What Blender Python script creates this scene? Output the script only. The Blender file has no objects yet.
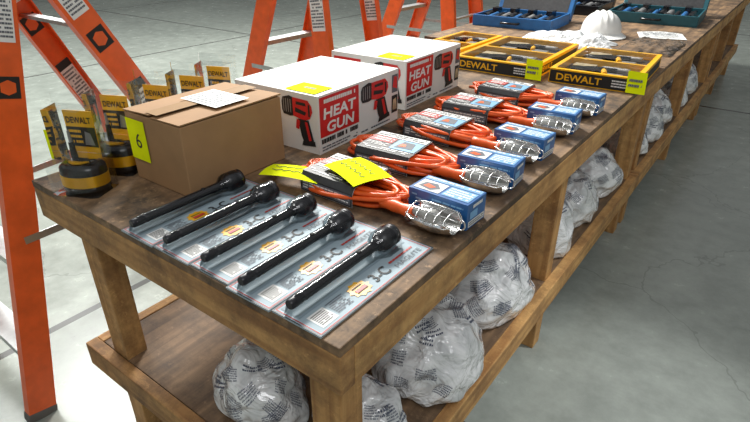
import bpy, math, random
from mathutils import Vector, Matrix, noise
random.seed(7)
SC=bpy.context.scene; C=SC.collection; PI=math.pi
SC.view_settings.view_transform='Standard'
CAM=Vector((.437,-.488,1.5)); FPX=534.0; PITCH=math.radians(28.07)
TZ=.9; SZ=.33
# ------------------------------------------------------------------ mesh builder
def xf(M,p): return tuple(M@Vector(p)) if M is not None else tuple(p)
class MB:
    def __init__(s): s.v=[];s.f=[];s.mi=[];s.sm=[];s.mats=[]
    def m(s,mat):
        if mat not in s.mats: s.mats.append(mat)
        return s.mats.index(mat)
    def add(s,vs,fs,mat,smooth=False,M=None):
        o=len(s.v); k=s.m(mat)
        s.v+= [xf(M,p) for p in vs]
        for f in fs:
            s.f.append([i+o for i in f]); s.mi.append(k); s.sm.append(smooth)
        return s
    def box(s,x0,x1,y0,y1,z0,z1,mat,M=None):
        vs=[(x,y,z) for z in (z0,z1) for y in (y0,y1) for x in (x0,x1)]
        return s.add(vs,[(0,2,3,1),(4,5,7,6),(0,1,5,4),(2,6,7,3),(0,4,6,2),(1,3,7,5)],mat,False,M)
    def prism(s,pts,z0,z1,mat,M=None,smooth=False):
        n=len(pts); vs=[(x,y,z0) for x,y in pts]+[(x,y,z1) for x,y in pts]
        fs=[tuple(reversed(range(n))),tuple(range(n,2*n))]
        s.add(vs,fs,mat,False,M)
        return s.add(vs,[(i,(i+1)%n,(i+1)%n+n,i+n) for i in range(n)],mat,smooth,M)
    def beam(s,p,q,prof,mat,side):
        p=Vector(p);q=Vector(q);n=(q-p).normalized();w=Vector(side);w=(w-n*w.dot(n)).normalized();d=n.cross(w)
        k=len(prof); vs=[p+w*a+d*b for a,b in prof]+[q+w*a+d*b for a,b in prof]
        return s.add(vs,[tuple(reversed(range(k))),tuple(range(k,2*k))]+[(i,(i+1)%k,(i+1)%k+k,i+k) for i in range(k)],mat)
    def tube(s,pts,r,mat,n=8,closed=False,M=None):
        P=[Vector(p) for p in pts]; N=len(P); vs=[];up=None
        for i in range(N):
            a=P[i-1] if (i>0 or closed) else P[i]; b=P[(i+1)%N] if (i<N-1 or closed) else P[i]
            t=(b-a).normalized()
            if up is None:
                up=Vector((0,0,1)) if abs(t.z)<.9 else Vector((1,0,0))
            up=(up-t*up.dot(t)); up=up.normalized() if up.length>1e-6 else Vector((1,0,0))
            w=t.cross(up); rr=r[i] if isinstance(r,(list,tuple)) else r
            for k in range(n):
                a_=2*PI*k/n; vs.append(P[i]+up*math.cos(a_)*rr+w*math.sin(a_)*rr)
        fs=[]
        for i in range(N if closed else N-1):
            j=(i+1)%N
            for k in range(n): fs.append((i*n+k,i*n+(k+1)%n,j*n+(k+1)%n,j*n+k))
        s.add(vs,fs,mat,True,M)
        if not closed: s.add(vs,[tuple(range(n)),tuple(range((N-1)*n,N*n))],mat,False,M)
        return s
    def lathe(s,prof,mat,n=24,M=None,smooth=True,sx=1,sy=1):
        vs=[];fs=[]
        for r,z in prof:
            for k in range(n): vs.append((r*math.cos(2*PI*k/n)*sx,r*math.sin(2*PI*k/n)*sy,z))
        for i in range(len(prof)-1):
            for k in range(n): fs.append((i*n+k,i*n+(k+1)%n,(i+1)*n+(k+1)%n,(i+1)*n+k))
        s.add(vs,fs,mat,smooth,M)
        return s.add(vs,[tuple(range(n)),tuple(range((len(prof)-1)*n,len(prof)*n))],mat,False,M)
    def grid(s,fn,nu,nv,mat,wrap=False,M=None,smooth=True):
        vs=[fn(i/nu,j/nv) for j in range(nv+1) for i in range(nu if wrap else nu+1)]
        W=nu if wrap else nu+1; fs=[]
        for j in range(nv):
            for i in range(nu):
                i2=(i+1)%W if wrap else i+1
                fs.append((j*W+i,j*W+i2,(j+1)*W+i2,(j+1)*W+i))
        return s.add(vs,fs,mat,smooth,M)
    def rect(s,M,x0,y0,x1,y1,mat,off=.0007):
        return s.add([(x0,y0,off),(x1,y0,off),(x1,y1,off),(x0,y1,off)],[(0,1,2,3)],mat,False,M)
    def poly(s,M,pts,mat,off=.001):
        return s.add([(x,y,off) for x,y in pts],[tuple(range(len(pts)))],mat,False,M)
    def text(s,M,txt,x,y,h,mat,off=.0014,bold=.02,fit=None,slant=0):
        vs,fs,w=text_geo(txt,bold)
        k=h/.7; kx=k
        if fit: kx=fit/w
        return s.add([(x+a*kx+b*k*slant,y+b*k,off) for a,b in vs],fs,mat,False,M)
    def lines(s,M,x0,y0,x1,y1,rows,mat,off=.0012,seed=1,wl=(.04,.16)):
        R=random.Random(seed); h=(y1-y0)/rows
        for r in range(rows):
            x=x0; y=y1-(r+1)*h
            while x<x1:
                w=R.uniform(*wl)*(x1-x0)+.001
                if x+w>x1: w=x1-x
                if R.random()<.88: s.rect(M,x,y+h*.3,x+w*.85,y+h*.8,mat,off)
                x+=w
        return s
    def build(s,name,parent=None,bevel=0,loc=None,rotz=0):
        me=bpy.data.meshes.new(name); me.from_pydata([tuple(p) for p in s.v],[],s.f)
        for mt in s.mats: me.materials.append(mt)
        me.polygons.foreach_set('material_index',s.mi); me.polygons.foreach_set('use_smooth',s.sm); me.update()
        o=bpy.data.objects.new(name,me); C.objects.link(o)
        if parent: o.parent=parent
        if loc is not None: o.location=loc; o.rotation_euler.z=rotz
        if bevel:
            b=o.modifiers.new('bevel','BEVEL'); b.width=bevel; b.segments=2; b.limit_method='ANGLE'; b.angle_limit=math.radians(50)
        return o
_tc={}
def text_geo(t,bold):
    if (t,bold) in _tc: return _tc[(t,bold)]
    cu=bpy.data.curves.new('t','FONT'); cu.body=t; cu.size=1; cu.offset=bold; cu.resolution_u=3
    ob=bpy.data.objects.new('t',cu); C.objects.link(ob)
    me=bpy.data.meshes.new_from_object(ob.evaluated_get(bpy.context.evaluated_depsgraph_get()))
    vs=[(v.co.x,v.co.y) for v in me.vertices]; fs=[tuple(p.vertices) for p in me.polygons]
    w=max(v[0] for v in vs)
    bpy.data.objects.remove(ob); bpy.data.curves.remove(cu); bpy.data.meshes.remove(me)
    _tc[(t,bold)]=(vs,fs,w); return _tc[(t,bold)]
def FR(o,r,u):
    r=Vector(r).normalized();u=Vector(u).normalized();n=r.cross(u)
    return Matrix(((r.x,u.x,n.x,o[0]),(r.y,u.y,n.y,o[1]),(r.z,u.z,n.z,o[2]),(0,0,0,1)))
def thing(name,label,cat,loc=(0,0,0),rotz=0,group=None):
    o=bpy.data.objects.new(name,None); C.objects.link(o); o.empty_display_size=.05
    o.location=loc;o.rotation_euler=(0,0,rotz);o['label']=label;o['category']=cat
    if group:o['group']=group
    return o
def tag(o,label,cat,group=None):
    o['label']=label;o['category']=cat
    if group:o['group']=group
    return o
def dup(root,loc,rotz,label,group=None):
    r=root.copy();C.objects.link(r);r.location=loc;r.rotation_euler=(0,0,rotz);r['label']=label
    if group:r['group']=group
    for ch in list(root.children):
        c=ch.copy();C.objects.link(c);c.parent=r
        for g in list(ch.children):
            d=g.copy();C.objects.link(d);d.parent=c
    return r
# ------------------------------------------------------------------ materials
def nt(name):
    m=bpy.data.materials.new(name);m.use_nodes=True
    return m,m.node_tree.nodes,m.node_tree.links,m.node_tree.nodes['Principled BSDF']
def mat(name,col,rough=.5,metal=0,var=.12,scale=30,bump=0,bscale=None,coat=0,spec=.5):
    m,N,L,B=nt(name)
    tc=N.new('ShaderNodeTexCoord');no=N.new('ShaderNodeTexNoise');no.inputs['Scale'].default_value=scale;no.inputs['Detail'].default_value=4
    L.new(tc.outputs['Object'],no.inputs['Vector'])
    cr=N.new('ShaderNodeValToRGB');L.new(no.outputs['Fac'],cr.inputs[0])
    cr.color_ramp.elements[0].position=.3;cr.color_ramp.elements[1].position=.7
    cr.color_ramp.elements[0].color=(*[c*(1-var) for c in col],1);cr.color_ramp.elements[1].color=(*[min(1,c*(1+var)) for c in col],1)
    L.new(cr.outputs[0],B.inputs['Base Color']);B.inputs['Roughness'].default_value=rough;B.inputs['Metallic'].default_value=metal
    B.inputs['Coat Weight'].default_value=coat;B.inputs['Specular IOR Level'].default_value=spec
    if bump:
        n2=N.new('ShaderNodeTexNoise');n2.inputs['Scale'].default_value=bscale or scale*3;L.new(tc.outputs['Object'],n2.inputs['Vector'])
        bp=N.new('ShaderNodeBump');bp.inputs['Strength'].default_value=bump;bp.inputs['Distance'].default_value=.004
        L.new(n2.outputs['Fac'],bp.inputs['Height']);L.new(bp.outputs[0],B.inputs['Normal'])
    return m
def wood(name,c1,c2,axis,stain=.5,stcol=(.03,.02,.014),rough=.7,spos=(.46,.66),fine=38,scuff=.4):
    m,N,L,B=nt(name)
    tc=N.new('ShaderNodeTexCoord');mp=N.new('ShaderNodeMapping');L.new(tc.outputs['Object'],mp.inputs[0])
    sc=[fine]*3;sc[axis]=2.2;mp.inputs['Scale'].default_value=sc
    n1=N.new('ShaderNodeTexNoise');n1.inputs['Scale'].default_value=1;n1.inputs['Detail'].default_value=6;n1.inputs['Distortion'].default_value=.6;L.new(mp.outputs[0],n1.inputs['Vector'])
    cr=N.new('ShaderNodeValToRGB');cr.color_ramp.elements[0].position=.3;cr.color_ramp.elements[1].position=.72
    cr.color_ramp.elements[0].color=(*c1,1);cr.color_ramp.elements[1].color=(*c2,1);L.new(n1.outputs['Fac'],cr.inputs[0])
    n2=N.new('ShaderNodeTexNoise');n2.inputs['Scale'].default_value=7;n2.inputs['Detail'].default_value=9;n2.inputs['Roughness'].default_value=.75;L.new(tc.outputs['Object'],n2.inputs['Vector'])
    r2=N.new('ShaderNodeValToRGB');r2.color_ramp.elements[0].position=spos[0];r2.color_ramp.elements[1].position=spos[1]
    r2.color_ramp.elements[0].color=(0,0,0,1);r2.color_ramp.elements[1].color=(stain,stain,stain,1);L.new(n2.outputs['Fac'],r2.inputs[0])
    mx=N.new('ShaderNodeMixRGB');L.new(r2.outputs[0],mx.inputs[0]);L.new(cr.outputs[0],mx.inputs[1]);mx.inputs[2].default_value=(*stcol,1)
    n3=N.new('ShaderNodeTexNoise');n3.inputs['Scale'].default_value=34;n3.inputs['Detail'].default_value=6;n3.inputs['Roughness'].default_value=.8;L.new(tc.outputs['Object'],n3.inputs['Vector'])
    r3=N.new('ShaderNodeValToRGB');r3.color_ramp.elements[0].position=.57;r3.color_ramp.elements[1].position=.70
    r3.color_ramp.elements[0].color=(0,0,0,1);r3.color_ramp.elements[1].color=(scuff,scuff,scuff,1);L.new(n3.outputs['Fac'],r3.inputs[0])
    m3=N.new('ShaderNodeMixRGB');L.new(r3.outputs[0],m3.inputs[0]);L.new(mx.outputs[0],m3.inputs[1]);m3.inputs[2].default_value=(*[min(1,c*1.5+.02) for c in c2],1)
    L.new(m3.outputs[0],B.inputs['Base Color']);B.inputs['Roughness'].default_value=rough
    bp=N.new('ShaderNodeBump');bp.inputs['Strength'].default_value=.35;bp.inputs['Distance'].default_value=.003;L.new(n1.outputs['Fac'],bp.inputs['Height']);L.new(bp.outputs[0],B.inputs['Normal'])
    return m
def clear(name,tint=(1,1,1),op=.08,rough=.08,bump=.4,bs=25,ior=1.4):
    m=bpy.data.materials.new(name);m.use_nodes=True;N=m.node_tree.nodes;L=m.node_tree.links;N.clear()
    out=N.new('ShaderNodeOutputMaterial');tr=N.new('ShaderNodeBsdfTransparent');tr.inputs[0].default_value=(*tint,1)
    gl=N.new('ShaderNodeBsdfGlossy');gl.inputs['Roughness'].default_value=rough;gl.inputs[0].default_value=(.9,.9,.9,1)
    tc=N.new('ShaderNodeTexCoord');no=N.new('ShaderNodeTexNoise');no.inputs['Scale'].default_value=bs;L.new(tc.outputs['Object'],no.inputs['Vector'])
    bp=N.new('ShaderNodeBump');bp.inputs['Strength'].default_value=bump;bp.inputs['Distance'].default_value=.004;L.new(no.outputs['Fac'],bp.inputs['Height']);L.new(bp.outputs[0],gl.inputs['Normal'])
    fr=N.new('ShaderNodeFresnel');fr.inputs[0].default_value=ior
    ad=N.new('ShaderNodeMath');ad.operation='ADD';ad.use_clamp=True;L.new(fr.outputs[0],ad.inputs[0]);ad.inputs[1].default_value=op
    mx=N.new('ShaderNodeMixShader');L.new(ad.outputs[0],mx.inputs[0]);L.new(tr.outputs[0],mx.inputs[1]);L.new(gl.outputs[0],mx.inputs[2]);L.new(mx.outputs[0],out.inputs[0])
    return m
M_top=wood('tabletop wood',(.11,.064,.034),(.33,.200,.100),1,.87,(.030,.020,.013),.70,(.41,.61),30,.6)
M_side=wood('rail wood',(.40,.19,.058),(.70,.42,.155),1,.6,(.14,.062,.022),.7,(.44,.62))
M_sideX=wood('end rail wood',(.31,.145,.046),(.57,.32,.115),0,.7,(.08,.040,.017),.7,(.42,.62))
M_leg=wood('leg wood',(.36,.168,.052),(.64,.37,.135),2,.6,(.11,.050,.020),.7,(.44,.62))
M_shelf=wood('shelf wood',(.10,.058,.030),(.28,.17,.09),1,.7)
M_or=mat('ladder orange fibreglass',(.80,.115,.018),.38,0,.12,20)
M_al=mat('aluminium',(.52,.53,.53),.38,1,.1,40)
M_blk=mat('black plastic',(.010,.010,.012),.22)
M_flash=mat('black anodised metal',(.008,.008,.012),.38,.1,.1,60)
M_rub=mat('black rubber',(.015,.015,.015),.8)
M_foot=mat('grey rubber',(.13,.12,.11),.8)
M_white=mat('white paper',(.78,.78,.76),.55,0,.03)
M_gcard=mat('blue grey printed card',(.34,.43,.48),.55,0,.06,12,spec=.3)
M_gcard2=mat('slate print',(.22,.29,.335),.55,0,.08,12,spec=.3)
M_edge=mat('dark card edge',(.04,.045,.05),.5)
M_red=mat('red print',(.60,.015,.015),.45)
M_dred=mat('dark red print',(.48,.03,.02),.5)
M_yel=mat('yellow plastic card',(.86,.44,.004),.4,0,.05)
M_tag=mat('yellow green paper tag',(.84,.93,.006),.9,0,.04,spec=.1)
M_ink=mat('black ink',(.012,.012,.012),.6)
M_ink2=mat('grey ink',(.11,.12,.14),.6)
M_brown=mat('brown cardboard',(.36,.205,.095),.8,0,.08,14,.1,60)
M_tape=mat('packing tape',(.42,.26,.13),.25,0,.05)
M_boxw=mat('white carton',(.74,.74,.71),.5,0,.03,10)
M_cord=mat('orange cord',(.84,.115,.014),.38,0,.12,40)
M_blue=mat('blue print',(.018,.115,.34),.4,0,.15,30,coat=.2)
M_lblue=mat('pale blue print',(.20,.42,.68),.45)
M_chr=mat('bright steel',(.78,.78,.77),.22,1,.08,60)
M_bulb=mat('frosted bulb glass',(.40,.40,.38),.2)
M_dark=mat('dark insert',(.03,.03,.032),.5,0,.3,60)
M_grey=mat('grey metal tool',(.28,.28,.28),.4,.4)
M_tan=mat('tan insert',(.44,.36,.22),.6,0,.3,40)
M_teal=mat('dark teal plastic',(.012,.085,.11),.4)
M_bluep=mat('blue plastic',(.015,.13,.36),.4)
M_hat=mat('white hard hat shell',(.76,.76,.74),.25,0,.02)
M_clear=clear('clear plastic',(.98,.99,.99),.02,.06,.5,18,1.3)
M_clear2=clear('thin clear wrap',(.985,.99,.99),.025,.06,.8,14,1.26)
M_film=clear('clear window film',(.97,.97,.97),.05,.05,1,22,1.16)
def bagmat():
    m,N,L,B=nt('white bag plastic')
    tc=N.new('ShaderNodeTexCoord')
    n3=N.new('ShaderNodeTexNoise');n3.inputs['Scale'].default_value=8;n3.inputs['Detail'].default_value=4;n3.inputs['Distortion'].default_value=1.4;L.new(tc.outputs['Object'],n3.inputs['Vector'])
    cr=N.new('ShaderNodeValToRGB');cr.color_ramp.elements[0].position=.34;cr.color_ramp.elements[1].position=.58
    cr.color_ramp.elements[0].color=(.58,.60,.61,1);cr.color_ramp.elements[1].color=(.90,.91,.92,1);L.new(n3.outputs['Fac'],cr.inputs[0])
    L.new(cr.outputs[0],B.inputs['Base Color']);B.inputs['Roughness'].default_value=.25;B.inputs['Coat Weight'].default_value=1;B.inputs['Coat Roughness'].default_value=.06
    n4=N.new('ShaderNodeTexNoise');n4.inputs['Scale'].default_value=10;n4.inputs['Detail'].default_value=2;n4.inputs['Distortion'].default_value=3.2;L.new(tc.outputs['Object'],n4.inputs['Vector'])
    bp=N.new('ShaderNodeBump');bp.inputs['Strength'].default_value=.8;bp.inputs['Distance'].default_value=.02;L.new(n4.outputs['Fac'],bp.inputs['Height']);L.new(bp.outputs[0],B.inputs['Normal']);L.new(bp.outputs[0],B.inputs['Coat Normal'])
    return m
M_bag=bagmat()
M_bink=mat('blue grey bag print',(.075,.09,.14),.4)
def floormat():
    m,N,L,B=nt('polished concrete')
    tc=N.new('ShaderNodeTexCoord')
    n1=N.new('ShaderNodeTexNoise');n1.inputs['Scale'].default_value=.7;n1.inputs['Detail'].default_value=6;n1.inputs['Roughness'].default_value=.6;L.new(tc.outputs['Object'],n1.inputs['Vector'])
    n2=N.new('ShaderNodeTexNoise');n2.inputs['Scale'].default_value=7;n2.inputs['Detail'].default_value=8;n2.inputs['Roughness'].default_value=.7;L.new(tc.outputs['Object'],n2.inputs['Vector'])
    cr=N.new('ShaderNodeValToRGB');cr.color_ramp.elements[0].position=.3;cr.color_ramp.elements[1].position=.7
    cr.color_ramp.elements[0].color=(.258,.285,.256,1);cr.color_ramp.elements[1].color=(.365,.398,.358,1);L.new(n1.outputs['Fac'],cr.inputs[0])
    c2=N.new('ShaderNodeValToRGB');c2.color_ramp.elements[0].position=.35;c2.color_ramp.elements[1].position=.65
    c2.color_ramp.elements[0].color=(.80,.80,.80,1);c2.color_ramp.elements[1].color=(1.06,1.06,1.06,1);L.new(n2.outputs['Fac'],c2.inputs[0])
    mu=N.new('ShaderNodeMixRGB');mu.blend_type='MULTIPLY';mu.inputs[0].default_value=1;L.new(cr.outputs[0],mu.inputs[1]);L.new(c2.outputs[0],mu.inputs[2])
    n5=N.new('ShaderNodeTexNoise');n5.inputs['Scale'].default_value=4;n5.inputs['Detail'].default_value=10;n5.inputs['Roughness'].default_value=.82;L.new(tc.outputs['Object'],n5.inputs['Vector'])
    r5=N.new('ShaderNodeValToRGB');r5.color_ramp.elements[0].position=.60;r5.color_ramp.elements[1].position=.76;r5.color_ramp.elements[0].color=(0,0,0,1);r5.color_ramp.elements[1].color=(.55,.55,.55,1);L.new(n5.outputs['Fac'],r5.inputs[0])
    m5=N.new('ShaderNodeMixRGB');L.new(r5.outputs[0],m5.inputs[0]);L.new(mu.outputs[0],m5.inputs[1]);m5.inputs[2].default_value=(.10,.10,.09,1)
    vo=N.new('ShaderNodeTexVoronoi');vo.feature='DISTANCE_TO_EDGE';vo.inputs['Scale'].default_value=.8
    ad=N.new('ShaderNodeVectorMath');ad.operation='ADD';L.new(tc.outputs['Object'],ad.inputs[0]);L.new(n1.outputs['Color'],ad.inputs[1]);L.new(ad.outputs[0],vo.inputs['Vector'])
    lt=N.new('ShaderNodeMath');lt.operation='LESS_THAN';lt.inputs[1].default_value=.003;L.new(vo.outputs['Distance'],lt.inputs[0])
    br=N.new('ShaderNodeTexBrick');br.offset=0;br.inputs['Scale'].default_value=1;br.inputs['Brick Width'].default_value=4.6;br.inputs['Row Height'].default_value=4.6;br.inputs['Mortar Size'].default_value=.02
    mp=N.new('ShaderNodeMapping');mp.inputs['Location'].default_value=(1.7,-.7,0);L.new(tc.outputs['Object'],mp.inputs[0]);L.new(mp.outputs[0],br.inputs['Vector'])
    mxm=N.new('ShaderNodeMath');mxm.operation='MAXIMUM';L.new(br.outputs['Fac'],mxm.inputs[0])
    ml=N.new('ShaderNodeMath');ml.operation='MULTIPLY';ml.inputs[1].default_value=.3;L.new(lt.outputs[0],ml.inputs[0]);L.new(ml.outputs[0],mxm.inputs[1])
    mx=N.new('ShaderNodeMixRGB');L.new(mxm.outputs[0],mx.inputs[0]);L.new(m5.outputs[0],mx.inputs[1]);mx.inputs[2].default_value=(.08,.08,.075,1)
    L.new(mx.outputs[0],B.inputs['Base Color'])
    rr=N.new('ShaderNodeMapRange');rr.inputs['To Min'].default_value=.12;rr.inputs['To Max'].default_value=.36;L.new(n2.outputs['Fac'],rr.inputs[0]);L.new(rr.outputs[0],B.inputs['Roughness'])
    bp=N.new('ShaderNodeBump');bp.inputs['Strength'].default_value=.08;bp.inputs['Distance'].default_value=.003;L.new(n2.outputs['Fac'],bp.inputs['Height']);L.new(bp.outputs[0],B.inputs['Normal'])
    return m
# ------------------------------------------------------------------ floor, far warehouse walls
M_wall=mat('painted wall',(.42,.44,.42),.8,0,.05,1)
for nm,a in (('floor',(-18,9,-7,24,-.1,0)),('wall_left',(-18.2,-18,-7,24,0,7)),('wall_right',(9,9.2,-7,24,0,7)),('wall_back',(-18,9,24,24.2,0,7)),('wall_front',(-18,9,-7.2,-7,0,7))):
    fl=MB();fl.box(*a,floormat() if nm=='floor' else M_wall);o=fl.build(nm);o['kind']='structure'
# ------------------------------------------------------------------ benches
def bench(label,y0,L,x0,legs_y):
    t=thing('workbench',label,'workbench',(0,y0,0),0,'wooden workbenches in the row')
    g=.0
    MB().box(x0,0,g,L,TZ-.02,TZ,M_top).build('tabletop',t,.002)
    for x in (-.038,x0): MB().box(x,x+.038,.038+g,L-.038,TZ-.108,TZ-.0205,M_side).build('side_rail',t,.003)
    for y in (g,L-.038): MB().box(x0,0,y,y+.038,TZ-.108,TZ-.0205,M_sideX).build('end_rail',t,.003)
    for y in legs_y:
        for x in (-.118,x0+.10): MB().box(x,x+.08,y,y+.065,0,TZ-.0205,M_leg).build('leg',t,.003)
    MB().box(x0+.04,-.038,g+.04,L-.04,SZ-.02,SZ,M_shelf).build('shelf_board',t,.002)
    for x in (-.038,x0): MB().box(x,x+.038,.038+g,L-.038,SZ-.085,SZ+.002,M_side).build('shelf_side_rail',t,.003)
    for y in (g,L-.038): MB().box(x0,0,y,y+.038,SZ-.085,SZ+.002,M_sideX).build('shelf_end_rail',t,.003)
    return t
bench('brown stained wooden workbench nearest the camera, carrying the flashlights and boxed tools',0,2.44,-1.08,(.04,1.2,2.335))
bench('second wooden workbench in the row, carrying the blue case and the white hard hat',2.445,2.44,-1.38,(.04,1.2,2.335))
bench('far wooden workbench at the end of the row, bare top',4.89,2.0,-1.38,(.04,.9,1.895))
# ------------------------------------------------------------------ bags
def bag(x,y,rx,ry,rz,seed,label,rot=0):
    mb=MB();S=Vector((seed*3.1,seed*1.7,seed*.9));R=random.Random(seed)
    kd=Vector((R.uniform(-.6,.6),R.uniform(-.6,.6),.8)).normalized()
    kx=kd.orthogonal().normalized();ky=kd.cross(kx)
    def fn(u,v):
        a=2*PI*u; ph=PI*(v-.5)
        d=Vector((math.cos(ph)*math.cos(a),math.cos(ph)*math.sin(a),math.sin(ph)))
        n=noise.noise(d*1.3+S)*.17
        n+=(.35-abs(noise.noise(d*2.3+S)))*.13
        c=d.dot(kd); ang=math.atan2(d.dot(ky),d.dot(kx))
        fade=max(0,min(1,(c+.3)/1.1))*max(0,min(1,(1-c)*6))
        n+=fade*.034*(1-2*abs(math.sin(ang*3.5+2*noise.noise(d*2+S))))
        n+=.09*math.exp(-(1-c)*50)
        r=.94+n
        z=d.z*rz*r
        sk=1+.26*max(0,-d.z+.25)
        return Vector((d.x*rx*r*sk,d.y*ry*r*sk,max(z,-rz*.58+.003*noise.noise(d*5+S))+rz*.58+.003))
    mb.grid(fn,120,70,M_bag,wrap=True)
    for p in range(34):
        u0=R.random();v0=R.uniform(.42,.88);ang=R.uniform(-.9,.9)
        cs=math.cos(PI*(v0-.5));su=2*PI*rx*max(cs,.35);sv=PI*rz*1.05
        ca,sa=math.cos(ang),math.sin(ang);big=R.random()<.3
        rows=2 if big else 6; lh=.012 if big else .0070; W=R.uniform(.035,.065)
        for r in range(rows):
            xx=-W/2
            while xx<W/2:
                lw=(.0038 if big else .0021)*R.uniform(.7,1.4);gap=.0012 if R.random()<.8 else .003
                hh=lh*(.56 if R.random()<.7 else .40)
                yy=(rows/2-r)*lh
                q=[]
                for (px,py) in ((xx,yy),(xx+lw,yy),(xx+lw,yy+hh),(xx,yy+hh)):
                    X=px*ca-py*sa;Y=px*sa+py*ca
                    q.append((u0+X/su,min(.97,max(.05,v0+Y/sv))))
                P=[fn(*k) for k in q]
                cen=(P[0]+P[2])/2;nn=(P[1]-P[0]).cross(P[3]-P[0])
                if nn.length>1e-12:
                    nn.normalize()
                    if nn.dot(cen-Vector((0,0,rz*.6)))<0: nn=-nn
                    mb.add([k+nn*.0016 for k in P],[(0,1,2,3)],M_bink,True)
                xx+=lw+gap
    o=mb.build('printed_plastic_bag',None,0,(x,y,SZ+.003),rot)
    tag(o,label,'plastic bag','printed plastic bags stuffed on the lower shelves')
bags=[(-.44,.165,.135,.097,.130,'rounded white printed plastic bag leftmost on the near lower shelf, left of the front leg'),
(-.165,.245,.13,.104,.120,'rounded white printed plastic bag right behind the front corner leg'),
(-.155,.570,.145,.172,.140,'large rounded white printed plastic bag, second along the near shelf edge'),
(-.155,.960,.142,.167,.142,'rounded white printed plastic bag just before the middle leg of the near bench'),
(-.165,1.435,.13,.132,.145,'rounded white printed plastic bag just past the middle leg of the near bench'),
(-.165,1.76,.13,.158,.140,'rounded white printed plastic bag, second past the middle leg of the near bench'),
(-.165,2.12,.13,.158,.140,'rounded white printed plastic bag at the far end of the near bench shelf'),
(-.175,2.72,.13,.142,.140,'white printed plastic bag first on the lower shelf of the second bench'),
(-.175,3.06,.13,.158,.140,'white printed plastic bag second on the lower shelf of the second bench'),
(-.175,3.42,.13,.150,.140,'white printed plastic bag just before the middle leg of the second bench'),
(-.175,3.95,.13,.17,.145,'white printed plastic bag past the middle leg of the second bench'),
(-.175,4.38,.13,.17,.145,'white printed plastic bag farthest along on the second bench shelf'),
(-.56,.55,.14,.16,.12,'shaded white printed plastic bag lying deep under the near bench')]
for i,(x,y,a,b,c,l) in enumerate(bags): bag(x,y,a,b,c,i+1,l)
# ------------------------------------------------------------------ ladders
def ladder(label,rails,apex_z,stepz,rearz,h=.043):
    c=sum((Vector(r[0]) for r in rails.values()),Vector())/4
    t=thing('step_ladder',label,'ladder',c,0,'orange step ladders behind the benches')
    R={k:(Vector(a)-c,Vector(b)-c) for k,(a,b) in rails.items()}
    prof=[(0,-h),(.036,-h),(.036,-h+.005),(.005,-h+.005),(.005,h-.005),(.036,h-.005),(.036,h),(0,h)]
    opp={'fr':'fl','fl':'fr','rr':'rl','rl':'rr'}
    for k,(a,b) in R.items():
        side=R[opp[k]][0]-a
        dirv=(b-a).normalized()
        mb=MB();mb.beam(a+dirv*.03,b,prof,M_or,side);ro=mb.build('rail',t)
        MB().beam(a,a+dirv*.032,[(-.002,-.046),(.04,-.046),(.04,.046),(-.002,.046)],M_foot,side).build('rubber_foot',ro,.003)
        w=(side-dirv*side.dot(dirv)).normalized()
        for h0,h1,kind in (((.56,.68,0),(.76,.80,1),(.83,.92,0)) if k[0]=='r' else ((.80,.90,0),(.70,.74,1),(.56,.66,0))):
            if k=='fr' and kind==0 and h0<.6: continue
            p0=a.lerp(b,h0);Ln=(b-a).length*(h1-h0)
            sgn=1 if (CAM-(p0+c)).dot(w)>0 else -1
            nrm=w*sgn;r_=dirv.cross(nrm);q=h-.012
            fr=FR(p0+w*(.005 if sgn>0 else 0),r_,dirv);Lm=MB()
            Lm.rect(fr,-q,0,q,Ln,(M_white,M_ink)[kind],.001)
            if kind==0:
                Lm.rect(fr,-q,Ln*.84,q,Ln,M_ink if k[0]=='r' else M_dred,.0015)
                Lm.lines(fr,-q+.004,Ln*.06,q-.004,Ln*.80,10,M_ink2,.0015,3)
            else: Lm.poly(fr,[(-.02,Ln*.3),(.0,Ln*.15),(.02,Ln*.3),(.02,Ln*.7),(0,Ln*.85),(-.02,Ln*.7)],M_or,.0016)
            Lm.build('warning_sticker',ro)
    def pt(k,z):
        a,b=R[k];f=z/(b.z-a.z);return a.lerp(b,f)
    for z in stepz:
        p=pt('fr',z);q=pt('fl',z);w=(q-p).normalized();n=Vector((-w.y,w.x,0))
        MB().beam(p+w*.006,q-w*.006,[(-.04,0),(.04,0),(.04,-.025),(.036,-.025),(.036,-.004),(-.036,-.004),(-.036,-.025),(-.04,-.025)],M_al,n).build('step',t)
    for z in rearz:
        p=pt('rr',z);q=pt('rl',z);w=(q-p).normalized();n=Vector((-w.y,w.x,0))
        MB().beam(p+w*.006,q-w*.006,[(-.018,.006),(.018,.006),(.018,-.006),(-.018,-.006)],M_al,n).build('rear_brace',t)
    for k,k2 in (('fr','rr'),('fl','rl')):
        p=pt(k,apex_z*.42);q=pt(k2,apex_z*.42)
        MB().beam(p,q,[(-.002,-.012),(.002,-.012),(.002,.012),(-.002,.012)],M_al,(R[opp[k]][0]-R[k][0])).build('spreader',t)
    T=[R[k][1] for k in R];xs=[p.x for p in T];ys=[p.y for p in T]
    MB().box(min(xs)-.04,max(xs)+.04,min(ys)-.07,max(ys)+.07,apex_z-.03,apex_z+.02,M_or).build('top_cap',t,.01)
    return t
ladder('orange step ladder at the left edge, standing beside the near bench corner',
 {'fr':((-1.255,-.14,0),(-1.32,.18,1.52)),'fl':((-1.85,-.14,0),(-1.72,.18,1.52)),'rr':((-1.29,1.00,0),(-1.32,.22,1.52)),'rl':((-2.05,1.00,0),(-1.72,.22,1.52))},1.52,(.26,.58,.9,1.2),(.3,.6,1.22))
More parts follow.
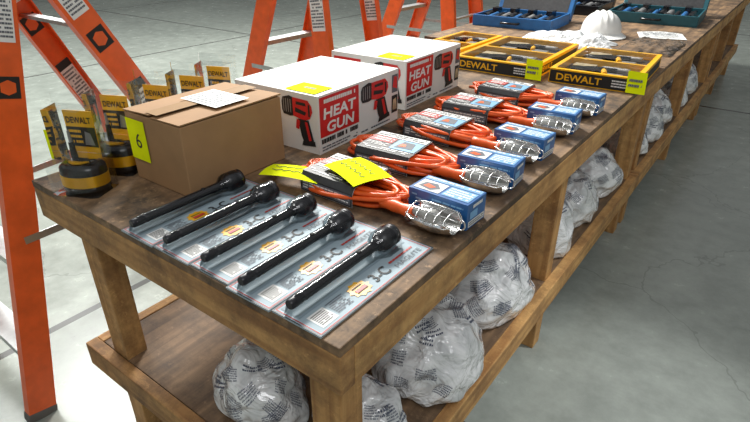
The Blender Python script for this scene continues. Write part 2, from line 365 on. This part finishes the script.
def lad2(dx,dy,label):
    ladder(label,{'fr':((-2.3+dx,1.66+dy,0),(-1.6+dx,1.72+dy,1.8)),'fl':((-2.3+dx,2.24+dy,0),(-1.6+dx,2.12+dy,1.8)),
     'rr':((-1.32+dx,1.66+dy,0),(-1.55+dx,1.72+dy,1.8)),'rl':((-1.32+dx,2.24+dy,0),(-1.55+dx,2.12+dy,1.8))},1.8,(.28,.6,.9,1.2,1.5),(.4,.85,1.3),.058)
lad2(-.12,0,'orange step ladder standing behind the two white cartons')
lad2(-.3,1.65,'orange step ladder farthest away, behind the yellow trays')
# ------------------------------------------------------------------ flashlights on cards
def flashpack(label):
    t=thing('flashlight_pack',label,'flashlight',(0,0,0),0,'carded black flashlights along the bench edge')
    c=MB();w=.0580;c.box(-w,w,0,.35,0,.003,M_gcard)
    F0=FR((0,0,.003),(1,0,0),(0,1,0))
    for a in ((-w,0,-w+.0018,.35),(w-.0018,0,w,.35),(-w,0,w,.0025),(-w,.3475,w,.35)): c.rect(F0,*a,M_edge)
    for a in ((-w+.0035,.005,-w+.0055,.344),(w-.0055,.005,w-.0035,.344),(-w+.0035,.005,w-.0035,.007),(-w+.0035,.342,w-.0035,.344)): c.rect(F0,*a,M_dred)
    c.rect(F0,-.048,.012,-.002,.33,M_gcard2,.0008)
    F1=FR((.047,0,.003),(0,1,0),(-1,0,0))
    c.text(F1,'3-C',.178,.008,.026,M_ink,fit=.050,bold=.015)
    c.text(F1,'MAGLITE',.243,.004,.012,M_ink2,fit=.086,bold=.0)
    c.lines(F1,.244,.022,.325,.032,1,M_dred,seed=6)
    b0=(.025,.143);pts=[]
    for k in range(20):
        a=2*PI*k/20;r=.025 if k%2 else .020
        pts.append((b0[0]+r*math.cos(a)*.92,b0[1]+r*math.sin(a)*1.10))
    c.poly(F0,pts,M_yel,.0010)
    Fb=FR((.043,.123,.003),(0,1,0),(-1,0,0));c.lines(Fb,.006,.006,.036,.028,3,M_ink,.0016,4);c.rect(Fb,.006,.011,.036,.018,M_red,.0018)
    c.rect(F0,.006,.02,.046,.060,M_white);c.lines(FR((.046,.02,.003),(0,1,0),(-1,0,0)),.004,.004,.037,.036,7,M_ink,.0012,4)
    c.lines(FR((.046,.066,.003),(0,1,0),(-1,0,0)),.0,.004,.044,.040,7,M_ink2,.0012,9)
    c.build('backing_card',t)
    zc=.003+.0235;xo=-.022
    Mx=Matrix.Translation((xo,.008,zc))@Matrix.Rotation(-PI/2,4,'X')
    b=MB();b.lathe([(.008,0),(.0096,.002),(.0104,.006),(.0104,.028),(.0092,.030),(.0092,.034),(.0104,.036),(.0104,.040)]+[(.0104 if k%2 else .0098,.045+k*.006) for k in range(20)]+[(.0096,.168),(.0096,.21),(.0104,.215),(.0104,.246)],M_flash,24,Mx)
    b.build('barrel',t)
    h=MB();h.lathe([(.0104,.244),(.0130,.246),(.0130,.250),(.0115,.252),(.0158,.257),(.0216,.263),(.0228,.270),(.0230,.289),(.0216,.291),(.0216,.294),(.0233,.296),(.0233,.304),(.020,.306),(.0195,.300)],M_flash,32,Mx)
    h.build('head',t)
    MB().lathe([(.0195,.300),(.012,.301),(.001,.301)],M_chr,24,Mx).build('lens',t)
    MB().lathe([(.005,0),(.005,.003),(.0035,.004)],M_rub,14,Matrix.Translation((xo,.20,zc+.0086))).build('switch_button',t)
    s=MB()
    def fn(u,v):
        a=PI*u; y=.003+.320*v
        k=max(0,min(1,(y-.245)/.018)); r=.0122+.0122*k; top=zc-.0035+.0106+.0134*k
        e=min(1,min(v,1-v)*16+.12)
        return (xo-math.cos(a)*r*1.2*e**.3,y,.0042+top*math.sin(a)**.6*e**.5)
    s.grid(fn,18,40,M_clear);s.build('clear_blister',t)
    return t
fl_lab=['carded black flashlight beside the brown cardboard box, leftmost of the five','carded black flashlight second from the brown cardboard box','carded black flashlight in the middle of the five','carded black flashlight second from the front bench corner','carded black flashlight nearest the front bench corner, rightmost of the five']
FX=[-.5745,-.4555,-.3365,-.2175,-.098]
f0=flashpack(fl_lab[0]); rots=[.004,.002,.0,-.002,-.006]
for i in range(5):
    loc=(FX[i],-.004+.004*(i%3),TZ+.0005)
    if i==0: f0.location=loc;f0.rotation_euler.z=rots[0]
    else: dup(f0,loc,rots[i],fl_lab[i])
# ------------------------------------------------------------------ work lights
def worklight(label,seed):
    t=thing('work_light',label,'work light',(0,0,0),0,'packaged work lights with orange cords')
    R=random.Random(seed);f1=R.uniform(1.3,2.1);f2=R.uniform(1.9,2.7);p0=R.uniform(0,6)
    cm=MB();pts=[]
    turns=8
    for k in range(turns*26):
        a=2*PI*k/26;q=k/26
        sx=.156+.018*math.sin(q*f2+p0);sy=.054+.020*math.sin(q*f1+1+p0)
        z=.010+.030*(.5+.5*math.sin(q*2.1+p0+math.cos(a)*1.3))
        wob=.007*math.sin(a*3+q*1.3)
        pts.append((-.095+sx*math.cos(a)+wob,sy*math.sin(a)+wob*.7+.012*math.sin(q*3),z))
    cm.tube(pts,.0061,M_cord,8)
    pts=[]
    for k in range(5*24):
        a=2*PI*k/24;q=k/24
        pts.append((-.078+.130*math.cos(a),(.036+.012*q/3)*math.sin(a)+.020*math.sin(q*1.4+p0)-.005,.026+.020*math.sin(a+q)*.6+.006))
    cm.tube(pts,.0061,M_cord,8);cm.build('cord',t)
    s=MB();x0,x1=-.205,-.032
    prof=[(-.082,.004),(-.080,.038),(-.070,.053),(.062,.057),(.074,.046),(.076,.004)]
    vs=[(x,y,z) for x in (x0,x1) for y,z in prof];n=len(prof)
    s.add(vs,[(i,i+1,i+1+n,i+n) for i in range(n-1)],M_dark)
    s.add([(x,y*.985,z-.0015) for x,y,z in vs],[(i,i+1,i+1+n,i+n) for i in range(n-1)],M_white)
    W=x1-x0;Ft=FR((x0,-.070,.053),(1,0,0),(0,.132,.004))
    s.rect(Ft,.004,.100,W-.004,.128,M_white,.001);s.lines(Ft,.010,.103,W-.01,.125,2,M_ink,.0016,2)
    s.rect(Ft,.004,.060,.08,.096,M_dred,.001);s.lines(Ft,.01,.064,.075,.092,2,M_white,.0016,8)
    s.rect(Ft,.088,.030,W-.004,.096,M_lblue,.001);s.poly(Ft,[(.098,.04),(.155,.045),(.145,.085),(.108,.088)],M_ink2,.0015);s.poly(Ft,[(.106,.05),(.128,.055),(.123,.07),(.110,.072)],M_cord,.002)
    s.lines(Ft,.008,.008,W-.01,.026,2,M_white,.001,5);s.lines(Ft,.008,.032,.08,.055,3,M_white,.001,15)
    Ff=FR((x0,-.082,.004),(1,0,0),(0,.002,.034));s.rect(Ff,.005,.004,W-.005,.031,M_ink2,.001);s.lines(Ff,.01,.007,W-.01,.028,3,M_white,.0016,6)
    s.build('printed_sleeve',t)
    ax=-.046;e0=.033;cz=.036
    h=MB();Mh=Matrix.Translation((.03,ax,.028))@Matrix.Rotation(PI/2,4,'Y')
    h.lathe([(.010,0),(.015,.004),(.013,.02),(.015,.04),(.013,.06),(.016,.08),(.018,.095)],M_cord,16,Mh);h.build('handle',t)
    rf=MB()
    def shell(u,v):
        a=PI*-.05+PI*1.25*u;x=.122+.110*v
        e=e0*(1-.30*abs(v-.5)**2*4)
        return (x,ax-math.cos(a)*e*1.12,cz-math.sin(a)*e)
    rf.grid(shell,20,14,M_chr);rf.build('reflector',t)
    MB().lathe([(.010,.122),(.012,.135),(.012,.145),(.014,.158),(.016,.172),(.014,.184),(.006,.190)],M_bulb,20,Matrix.Translation((0,ax,cz))@Matrix.Rotation(PI/2,4,'Y')).build('bulb',t)
    g=MB();ez=.022
    for j in range(5):
        x=.128+.023*j;g.tube([(x,ax+(e0*1.12+.003)*math.cos(a),cz+ez*math.sin(a)) for a in [PI*k/12 for k in range(13)]],.0014,M_chr,6)
    for a in (PI*.02,PI*.33,PI*.66,PI*.98):g.tube([(.118,ax+.024*math.cos(a),cz+.018*math.sin(a)),(.14,ax+(e0*1.12+.003)*math.cos(a),cz+ez*math.sin(a)),(.222,ax+(e0*1.12+.003)*math.cos(a),cz+ez*math.sin(a)),(.240,ax+.012*math.cos(a),cz+.012*math.sin(a))],.0014,M_chr,6)
    g.tube([(.240+.014*math.sin(a),ax,cz+.003+.014*math.cos(a)) for a in [PI*k/8 for k in range(11)]],.002,M_chr,6)
    g.build('wire_guard',t)
    b=MB();bx0,bx1,bz=.076,.234,.064;b.box(bx0,bx1,-.002,.082,.0,bz,M_blue);BW=bx1-bx0
    Fb=FR((bx0,-.002,bz),(1,0,0),(0,1,0));b.rect(Fb,.004,.064,BW-.004,.081,M_lblue,.0006);b.lines(Fb,.01,.067,BW-.01,.079,1,M_white,.0012,4)
    b.rect(Fb,.008,.008,.075,.058,M_white,.0010);b.poly(Fb,[(.014,.02),(.05,.012),(.068,.03),(.05,.05),(.02,.045)],M_ink2,.0014);b.poly(Fb,[(.024,.025),(.045,.02),(.055,.032),(.03,.04)],M_cord,.0018)
    b.rect(Fb,.082,.010,BW-.006,.058,M_lblue,.0010);b.lines(Fb,.086,.012,BW-.010,.055,4,M_white,.0014,7)
    Fr=FR((bx1,-.002,0),(0,1,0),(0,0,1));b.rect(Fr,.006,.005,.078,.020,M_white,.0008);b.lines(Fr,.01,.007,.074,.018,2,M_ink2,.0012,4);b.lines(Fr,.012,.044,.072,.060,1,M_white,.0012,2);b.rect(Fr,.012,.024,.045,.042,M_lblue,.001)
    Ff=FR((bx0,-.002,0),(1,0,0),(0,0,1));b.lines(Ff,.01,.030,BW-.01,.055,3,M_lblue,.0012,5)
    b.build('blue_carton',t,.001)
    return t
wl=['packaged orange-cord work light nearest the flashlights, with the yellow note on it','packaged orange-cord work light, second from the flashlights','packaged orange-cord work light in the middle of the five','packaged orange-cord work light, second from the yellow trays','packaged orange-cord work light nearest the yellow trays']
for i,(y,r,x) in enumerate(((.465,-.03,-.252),(.70,.06,-.258),(.955,-.04,-.270),(1.21,.05,-.274),(1.47,-.02,-.272))):
    w0=worklight(wl[i],i*7+3);w0.location=(x,y,TZ+.0005);w0.rotation_euler.z=r
# ------------------------------------------------------------------ brown box
BH=.185
t=thing('cardboard_box','brown cardboard box with a white shipping label and a yellow note','box',(-.757,.342,TZ+.0005),.01)
b=MB();b.box(-.116,.116,-.155,.172,0,BH,M_brown);b.build('box_body',t,.003)
for s in (-1,1):
    f=MB();x0,x1=(-.117,-.002) if s<0 else (.002,.117);z=BH+.001
    f.add([(x0,-.156,z),(x1,-.156,z+(.006 if s<0 else .002)),(x1,.173,z+.003),(x0,.173,z)]+[(x0,-.156,z+.003),(x1,-.156,z+.003+(.006 if s<0 else .002)),(x1,.173,z+.007),(x0,.173,z+.003)],[(3,2,1,0),(4,5,6,7),(0,1,5,4),(1,2,6,5),(2,3,7,6),(3,0,4,7)],M_brown)
    f.build('top_flap',t)
f=MB();f.rect(FR((0,0,BH+.011),(1,0,0),(0,1,0)),-.025,-.152,.025,.17,M_tape);f.build('packing_tape',t)
f=MB();Fm=FR((0,0,BH+.013),(1,0,0),(0,1,0));f.rect(Fm,-.05,-.03,.095,.08,M_white);f.lines(Fm,-.042,-.022,.085,.072,8,M_ink2,.001,2);f.build('shipping_label',t)
f=MB();Fm=FR((-.112,-.1575,.105),(1,0,0),(0,0,1));f.rect(Fm,0,-.045,.08,.065,M_tag);f.text(Fm,'6',.03,-.01,.04,M_ink,bold=0);f.build('sticky_note',t)
# ------------------------------------------------------------------ heat gun cartons
def gunart(mb,Fm,x,y,s,off=.0016,sy=None):
    sy=sy or s
    def P(pts,m,o): mb.poly(Fm,[(x+a*s,y+b*sy) for a,b in pts],m,o)
    P([(.0,.66),(.04,.58),(.24,.56),(.34,.58),(.34,.95),(.24,.97),(.04,.92),(0,.84)],M_ink,off)
    P([(.34,.58),(.66,.52),(.84,.58),(.92,.72),(.90,.84),(.80,.94),(.34,.95)],M_red,off+.0002)
    P([(.48,.54),(.80,.54),(.94,.10),(.64,.04),(.56,.2)],M_ink,off+.0003)
    P([(.68,.50),(.76,.50),(.86,.14),(.78,.12)],M_red,off+.0005)
    P([(.56,.0),(.98,.04),(.96,.14),(.60,.10)],M_ink,off+.0006)
    P([(.40,.34),(.50,.32),(.54,.50),(.44,.54)],M_red,off+.0006)
    P([(.40,.67),(.70,.63),(.74,.70),(.42,.76)],M_ink,off+.0006);P([(.44,.82),(.74,.82),(.72,.88),(.44,.88)],M_ink,off+.0006)
    P([(.80,.62),(.85,.62),(.85,.86),(.80,.86)],M_ink,off+.0006)
    for q in (.05,.12,.19,.26): P([(q,.63),(q+.025,.63),(q+.025,.90),(q,.90)],M_grey,off+.0006)
def heatbox(label):
    W,L,H=.34,.42,.176
    t=thing('power_tool_carton',label,'box',(0,0,0),0,'white and red heat gun cartons')
    b=MB();b.box(-W/2,W/2,-L/2,L/2,0,H,M_boxw)
    Fr=FR((W/2,-L/2,0),(0,1,0),(0,0,1))
    b.rect(Fr,.006,.050,.194,.170,M_red);b.lines(Fr,.025,.143,.175,.166,1,M_white,.002,3,(.03,.07))
    b.text(Fr,'HEAT',.018,.104,.031,M_white,fit=.156,off=.002,bold=.03,slant=.12);b.text(Fr,'GUN',.032,.061,.031,M_white,fit=.132,off=.002,bold=.03,slant=.12)
    b.lines(Fr,.010,.022,.188,.050,1,M_ink,.001,12,(.03,.07))
    b.lines(Fr,.012,.005,.185,.022,2,M_ink2,.001,11)
    gunart(b,Fr,.205,.020,.165,sy=.148)
    b.rect(Fr,.380,.10,.416,.16,M_ink2,.001);b.poly(Fr,[(.384,.12),(.412,.11),(.41,.15),(.392,.155)],M_red,.0014);b.rect(Fr,.380,.03,.416,.09,M_ink,.001);b.poly(Fr,[(.386,.04),(.412,.04),(.406,.08),(.388,.075)],M_tan,.0014)
    b.lines(Fr,.205,.006,.37,.016,1,M_ink2,.001,19)
    Ff=FR((-W/2,-L/2,0),(1,0,0),(0,0,1))
    b.rect(Ff,.012,.11,.14,.160,M_red,.001);b.lines(Ff,.02,.118,.13,.152,2,M_white,.002,9)
    b.lines(Ff,.015,.02,.12,.10,6,M_ink2,.001,5);b.rect(Ff,.13,.03,.19,.085,M_ink,.001);b.lines(Ff,.134,.034,.186,.08,4,M_white,.0016,6)
    gunart(b,Ff,.20,.018,.13,sy=.15)
    Ft=FR((-W/2,-L/2,H),(1,0,0),(0,1,0))
    b.rect(Ft,W/2-.001,.0,W/2+.001,L,M_ink2,.0006)
    b.build('carton_body',t,.002)
    n=MB();Fm=FR((.035,-.2,H+.0015),(1,0,0),(0,1,0));n.rect(Fm,0,0,.115,.085,M_tag);n.lines(Fm,.03,.03,.09,.055,1,M_ink2,.001,2);n.build('yellow_note',t)
    return t
h0=heatbox('white and red carton printed HEAT GUN, beside the brown cardboard box')
h0.location=(-.755,.80,TZ+.0005);h0.rotation_euler.z=.03
dup(h0,(-.80,1.315,TZ+.0005),.03,'white and red carton printed HEAT GUN, the farther one near the yellow trays')
# ------------------------------------------------------------------ clamshell packs
def clam(label):
    t=thing('blister_pack',label,'blister pack',(0,0,0),0,'yellow and black blister packs at the bench corner')
    c=MB();c.box(-.038,.038,.026,.028,.085,.190,M_yel)
    Fm=FR((0,.026,0),(1,0,0),(0,0,1))
    c.rect(Fm,-.038,.100,.038,.150,M_ink,.001);c.text(Fm,'DEWALT',-.033,.160,.015,M_ink,fit=.066,off=.002)
    c.lines(Fm,-.032,.105,.0,.145,3,M_yel,.0016,3);c.poly(Fm,[(.004,.105),(.030,.105),(.024,.135),(.010,.14)],M_grey,.0018)
    c.rect(FR((0,.028,0),(-1,0,0),(0,0,1)),-.034,.09,.034,.16,M_white,.001);c.build('printed_card',t)
    b=MB();b.lathe([(.048,0.002),(.057,.006),(.057,.018)],M_blk,32,None,True,1,.80);b.lathe([(.0578,.018),(.0578,.046)],M_yel,32,None,True,1,.80);b.lathe([(.057,.046),(.055,.062),(.046,.070),(.02,.072)],M_blk,32,None,True,1,.80);b.lathe([(.026,.0725),(.028,.076),(.022,.080)],M_yel,20);b.build('base_unit',t)
    b=MB();b.tube([(-.014,0,.0805),(-.014,0,.12)],[.008,.006],M_blk,12);b.tube([(-.014,0,.1202),(-.014,0,.15)],[.004,.003],M_grey,10);b.build('tool_body',t)
    s=MB()
    s.prism([(-.061,-.048),(-.046,-.054),(.046,-.054),(.061,-.048),(.061,.032),(-.061,.032)],.0,.084,M_clear2)
    s.prism([(-.046,-.028),(.046,-.028),(.056,.032),(-.056,.032)],.0841,.205,M_clear2);s.box(-.062,.062,.030,.032,.0,.228,M_clear2)
    s.build('clear_shell',t);return t
cl=['yellow and black blister pack standing nearest the left bench corner','yellow and black blister pack, second from the left bench corner','yellow and black blister pack just left of the brown cardboard box','yellow and black blister pack half hidden behind the brown box','yellow and black blister pack farthest behind the brown box']
c0=clam(cl[0]);c0.scale=(1.06,1.04,1.04)
for i,(x,y,r) in enumerate(((-.910,.068,.45),(-.965,.195,.45),(-.970,.324,.40),(-.978,.452,.40),(-1.012,.580,.40))):
    if i==0:c0.location=(x,y,TZ+.0005);c0.rotation_euler.z=r
    else:dup(c0,(x,y,TZ+.0005),r,cl[i])
n=MB();n.rect(FR((-.112,.034,.055),(1,0,0),(0,0,1)),0,0,.052,.078,M_tag);n.build('price_tag',c0)
# ------------------------------------------------------------------ yellow trays
def tray(label,W,L,seed):
    H=.06;R=random.Random(seed)
    t=thing('yellow_tool_tray',label,'tool tray',(0,0,0),0,'yellow tool trays with clear windows')
    b=MB();x,y=W/2,L/2;w=.021
    b.box(-x,x,-y,y,0,.018,M_yel)
    b.box(-x,x,-y,-y+w,.0181,H,M_yel);b.box(-x,x,y-w,y,.0181,H,M_yel);b.box(-x,-x+w,-y+w,y-w,.0181,H,M_yel);b.box(x-w,x,-y+w,y-w,.0181,H,M_yel)
    b.box(-x+w,x-w,-.011,.011,.0181,H-.002,M_yel)
    Ff=FR((-x,-y,0),(1,0,0),(0,0,1));b.rect(Ff,.004,.004,W-.004,H-.006,M_ink,.001);b.text(Ff,'DEWALT',.03,.015,.028,M_yel,fit=.19,off=.002);b.lines(Ff,W-.10,.012,W-.02,.045,3,M_white,.002,4)
    Fs=FR((x,-y,0),(0,1,0),(0,0,1));b.rect(Fs,.03,.010,L-.03,H-.014,M_ink,.001);b.text(Fs,'DEWALT',.06,.02,.022,M_yel,fit=.15,off=.002)
    b.build('tray_body',t,.002)
    c=MB();c.box(-x+w+.001,x-w-.001,-y+w+.001,-.012,.0185,.030,M_dark);c.box(-x+w+.001,x-w-.001,.012,y-w-.001,.0185,.030,M_dark);c.build('dark_insert',t)
    for s,cy in ((-1,-L/4),(1,L/4)):
        g=MB();q=W*.30
        g.tube([(-q*1.1,cy-.03,.044),(-q*.3,cy,.045),(q*.6,cy+.01,.045)],[.010,.014,.013],M_blk,12)
        g.tube([(q*.1,cy+.01,.044),(q*.3,cy-.07,.044)],.012,M_yel,10);g.box(q*.3,q*.95,cy-.095,cy-.045,.0305,.048,M_grey)
        g.box(-q*1.2,-q*.3,cy+.03,cy+.085,.0305,.048,M_tan);g.box(-q*.1,q*1.0,cy+.040,cy+.085,.0305,.046,M_grey)
        g.box(-q*1.1,-q*.4,cy-.10,cy-.06,.0305,.048,M_grey);g.box(-q*.2,q*.15,cy-.11,cy-.085,.0305,.044,M_red)
        g.lines(FR((-q*.1,cy+.040,.046),(1,0,0),(0,1,0)),.01,.005,q,.04,3,M_white,.001,4)
        g.build('boxed_tool',t,.002)
        def film(u,v,cy=cy):
            X=(-x+w*.8)+(W-w*1.6)*u;Y=cy-L/4+w+(L/2-w*1.8)*v
            return (X,Y,H+.004+.004*noise.noise(Vector((X*22,Y*22,seed)))*(1 if 0<u<1 and 0<v<1 else 0))
        f=MB();f.grid(film,16,16,M_film);f.build('clear_window',t)
    n=MB();a0,a1=(x-.045,x+.028)
    n.add([(a0,-y-.004,H+.030),(a1,-y-.006,H+.028),(a1+.006,-y-.020,H-.055),(a0+.006,-y-.018,H-.055)],[(0,1,2,3)],M_tag)
    n.lines(FR((a0+.012,-y-.0215,H-.045),(1,0,0),(0,.18,1)),0,0.01,.05,.05,2,M_ink2,.001,3);n.build('price_tag',t)
    return t
t=tray('yellow and black tool tray nearest the camera-side bench edge',.36,.56,1);t.location=(-.19,2.12,TZ+.0005);t.rotation_euler.z=.05
t=tray('yellow and black tool tray in the middle, beyond the cord packs',.40,.62,2);t.location=(-.620,2.12,TZ+.0005);t.rotation_euler.z=.03
t=tray('yellow and black tool tray farthest left, behind the second white carton',.25,.60,3);t.location=(-.975,2.12,TZ+.0005);t.rotation_euler.z=.0
# ------------------------------------------------------------------ far items
t=thing('hard_hat','white hard hat on the second bench behind the yellow trays','hard hat',(-.52,3.14,TZ+.0005),.5)
t.scale=(.95,.95,.92)
m=MB()
def hat(u,v):
    a=2*PI*u;ph=PI/2*v;r=math.cos(ph)**.8
    ridge=0
    for off in (-.035,0,.035): ridge+=.008*math.exp(-((math.cos(a)*r*.118-off)/.007)**2)
    return (math.cos(a)*r*.124,math.sin(a)*r*.150,.022+.128*math.sin(ph)+ridge*min(1,v*2))
m.grid(hat,96,28,M_hat,wrap=True);m.build('shell',t)
m=MB()
def brim(u,v):
    a=2*PI*u;e=.016+.060*max(0,-math.sin(a))**1.5
    return (math.cos(a)*(.123+e*v),math.sin(a)*(.149+e*v),.024-.016*v)
m.grid(brim,64,4,M_hat,wrap=True);m.grid(lambda u,v:(brim(u,1)[0],brim(u,1)[1],.008-.004*v),64,1,M_hat,wrap=True);m.build('brim',t)
m=MB();m.lathe([(.115,.003),(.117,.022)],M_blk,32,None,True,1,1.22);m.build('headband',t)
def case(label,loc,rz,W,L,mt,seed,lidh=.62,tools=9):
    R=random.Random(seed);t=thing('tool_case',label,'tool case',loc,rz,'open tool cases on the second bench')
    b=MB();x,y=W/2,L/2;H=.07
    b.box(-x,x,-y,y,0,.006,mt)
    for a in ((-x,x,-y,-y+.012),(-x,x,y-.012,y),(-x,-x+.012,-y+.012,y-.012),(x-.012,x,-y+.012,y-.012)): b.box(*a,.0061,H,mt)
    b.build('case_base',t,.003)
    l=MB();l.box(-x,x,0,.05,0,L*lidh,mt,Matrix.Translation((0,y+.004,.03))@Matrix.Rotation(-.5,4,'X'));l.rect(FR((0,y+.004,.03),(1,0,0),(0,math.sin(.5),math.cos(.5))),-x+.03,.03,x-.03,L*lidh*.9,M_dark,.001)
    l.build('case_lid',t,.004)
    for k in range(tools):
        cx=-x+.035+(W-.07)*(k+.5)/tools
        g=MB();ln=R.uniform(.6,.9)*L/2-.01;r=R.uniform(.016,.024)
        g.tube([(cx,-ln,.05),(cx,-ln*.1,.056),(cx+.002,0,.05),(cx+R.uniform(-.01,.01),ln,.05)],[r,r,r*.5,r*.5],[M_blk,M_bluep,M_blk,M_grey][k%4],10)
        if k%3==0: g.box(cx-.02,cx+.02,ln*.3,ln*.9,.03,.09,M_blk)
        g.build('tool',t)
    MB().box(-x+.014,x-.014,-y+.014,y-.014,.0065,.024,M_dark).build('liner',t)
    MB().tube([(-.06,-y-.002,.035),(-.055,-y-.03,.035),(.055,-y-.03,.035),(.06,-y-.002,.035)],.007,M_blk,8).build('handle',t)
    return t
case('open dark teal tool case on the far side of the hard hat',(-.38,4.0,TZ+.0005),.05,.58,.48,M_teal,5,.62,11)
case('open blue tool case full of dark tools, left of the white hard hat',(-1.08,3.22,TZ+.0005),.05,.54,.42,M_bluep,8,.42,11)
case('open black tool case behind the white hard hat',(-1.02,4.1,TZ+.0005),.0,.50,.40,M_blk,12,.5)
def crump(label,loc,rx,ry,h,mt,seed,name,cat):
    m=MB();S=Vector((seed,seed*2,0))
    def fn(u,v):
        x=(u-.5)*2;y=(v-.5)*2
        z=h*(1-max(abs(x),abs(y))**3)*(.55+.6*abs(noise.noise(Vector((x*2.3,y*2.3,0))+S))+.25*noise.noise(Vector((x*6,y*6,0))+S))
        return (x*rx*(1+.12*noise.noise(Vector((x*2,y*2,3))+S)),y*ry*(1+.12*noise.noise(Vector((x*2,y*2,7))+S)),max(z,0)+.002)
    m.grid(fn,44,36,mt);return tag(m.build(name,None,0,loc),label,cat)
crump('crumpled whitish plastic bag in front of the white hard hat',(-.60,2.74,TZ+.001),.26,.14,.075,M_bag,3,'plastic_bag','plastic bag')
crump('clear crumpled plastic sheet right of the hard hat near the bench edge',(-.17,2.9,TZ+.001),.14,.22,.045,M_clear,9,'plastic_wrap','plastic bag')
m=MB();m.grid(lambda u,v:((u-.5)*.26,(v-.5)*.20,.003+.01*math.sin(u*3)*v),10,8,M_white)
m.lines(FR((-.11,-.08,.0155),(1,0,0),(0,1,0)),0,0,.2,.15,8,M_ink2,.0,4)
tag(m.build('paper_sheet',None,0,(-.20,3.30,TZ+.001),.3),'white printed paper sheet on the bench right of the hard hat','paper sheet')
# ------------------------------------------------------------------ loose notes
def note(label,loc,w,h,rz,seed,bend=.006):
    m=MB()
    def fn(u,v): return ((u-.5)*w,(v-.5)*h,bend*math.sin(u*PI)+.003*math.sin(v*4))
    m.grid(fn,12,8,M_tag)
    for j in range(2):
        pts=[((-.36+.72*k/16)*w,(.12-.26*j)*h+.05*h*math.sin(k*1.9+seed),.0018+bend*math.sin((.14+.72*k/16)*PI)+.0025) for k in range(17)]
        m.tube(pts,.0009,M_ink2,4)
    return tag(m.build('yellow_paper_note',None,0,loc,rz),label,'paper note','loose yellow paper notes')
note('loose yellow note lying across the flashlight heads beside the brown box',(-.49,.400,TZ+.036),.165,.080,.30,1)
note('loose yellow note with handwriting on the nearest orange cord pack',(-.330,.46,TZ+.0640),.150,.11,-.35,2)
# ------------------------------------------------------------------ lights, world, camera
def area(loc,tgt,size,e,col=(1,1,1)):
    l=bpy.data.lights.new('a','AREA');l.energy=e;l.size=size;l.color=col
    o=bpy.data.objects.new('ceiling_or_fill_lamp',l);C.objects.link(o);o.location=loc
    o.rotation_euler=(Vector(tgt)-Vector(loc)).to_track_quat('-Z','Y').to_euler()
area((-4.0,4.0,4.9),(-.8,1.2,.5),1.4,620,(1,.98,.93))
area((2.5,-2.0,5),(-.2,.6,.5),2.0,85,(.97,.98,1))  # added fill for the bags and rails facing the aisle
area((-7,2,6),(-4,3,.0),3,520,(.98,1,.97))  # extra area light added to lift the floor on the left
l=bpy.data.lights.new('s','SPOT');l.energy=700;l.spot_size=math.radians(17);l.spot_blend=.9;l.shadow_soft_size=.15
o=bpy.data.objects.new('floor_patch_spot',l);C.objects.link(o);o.location=(2.0,2.2,5);o.rotation_euler=(Vector((.32,1.0,0))-Vector(o.location)).to_track_quat('-Z','Y').to_euler()  # added spot that makes the bright patch on the aisle floor
w=bpy.data.worlds.new('w');SC.world=w;w.use_nodes=True;bg=w.node_tree.nodes['Background'];bg.inputs[0].default_value=(.84,.85,.86,1);bg.inputs[1].default_value=.43
cd=bpy.data.cameras.new('camera');co=bpy.data.objects.new('camera',cd);C.objects.link(co);SC.camera=co
cd.sensor_width=36;cd.lens=36*FPX/750;cd.clip_start=.02
co.location=CAM;co.rotation_euler=(PI/2-PITCH,0,math.atan2(.6,.8))
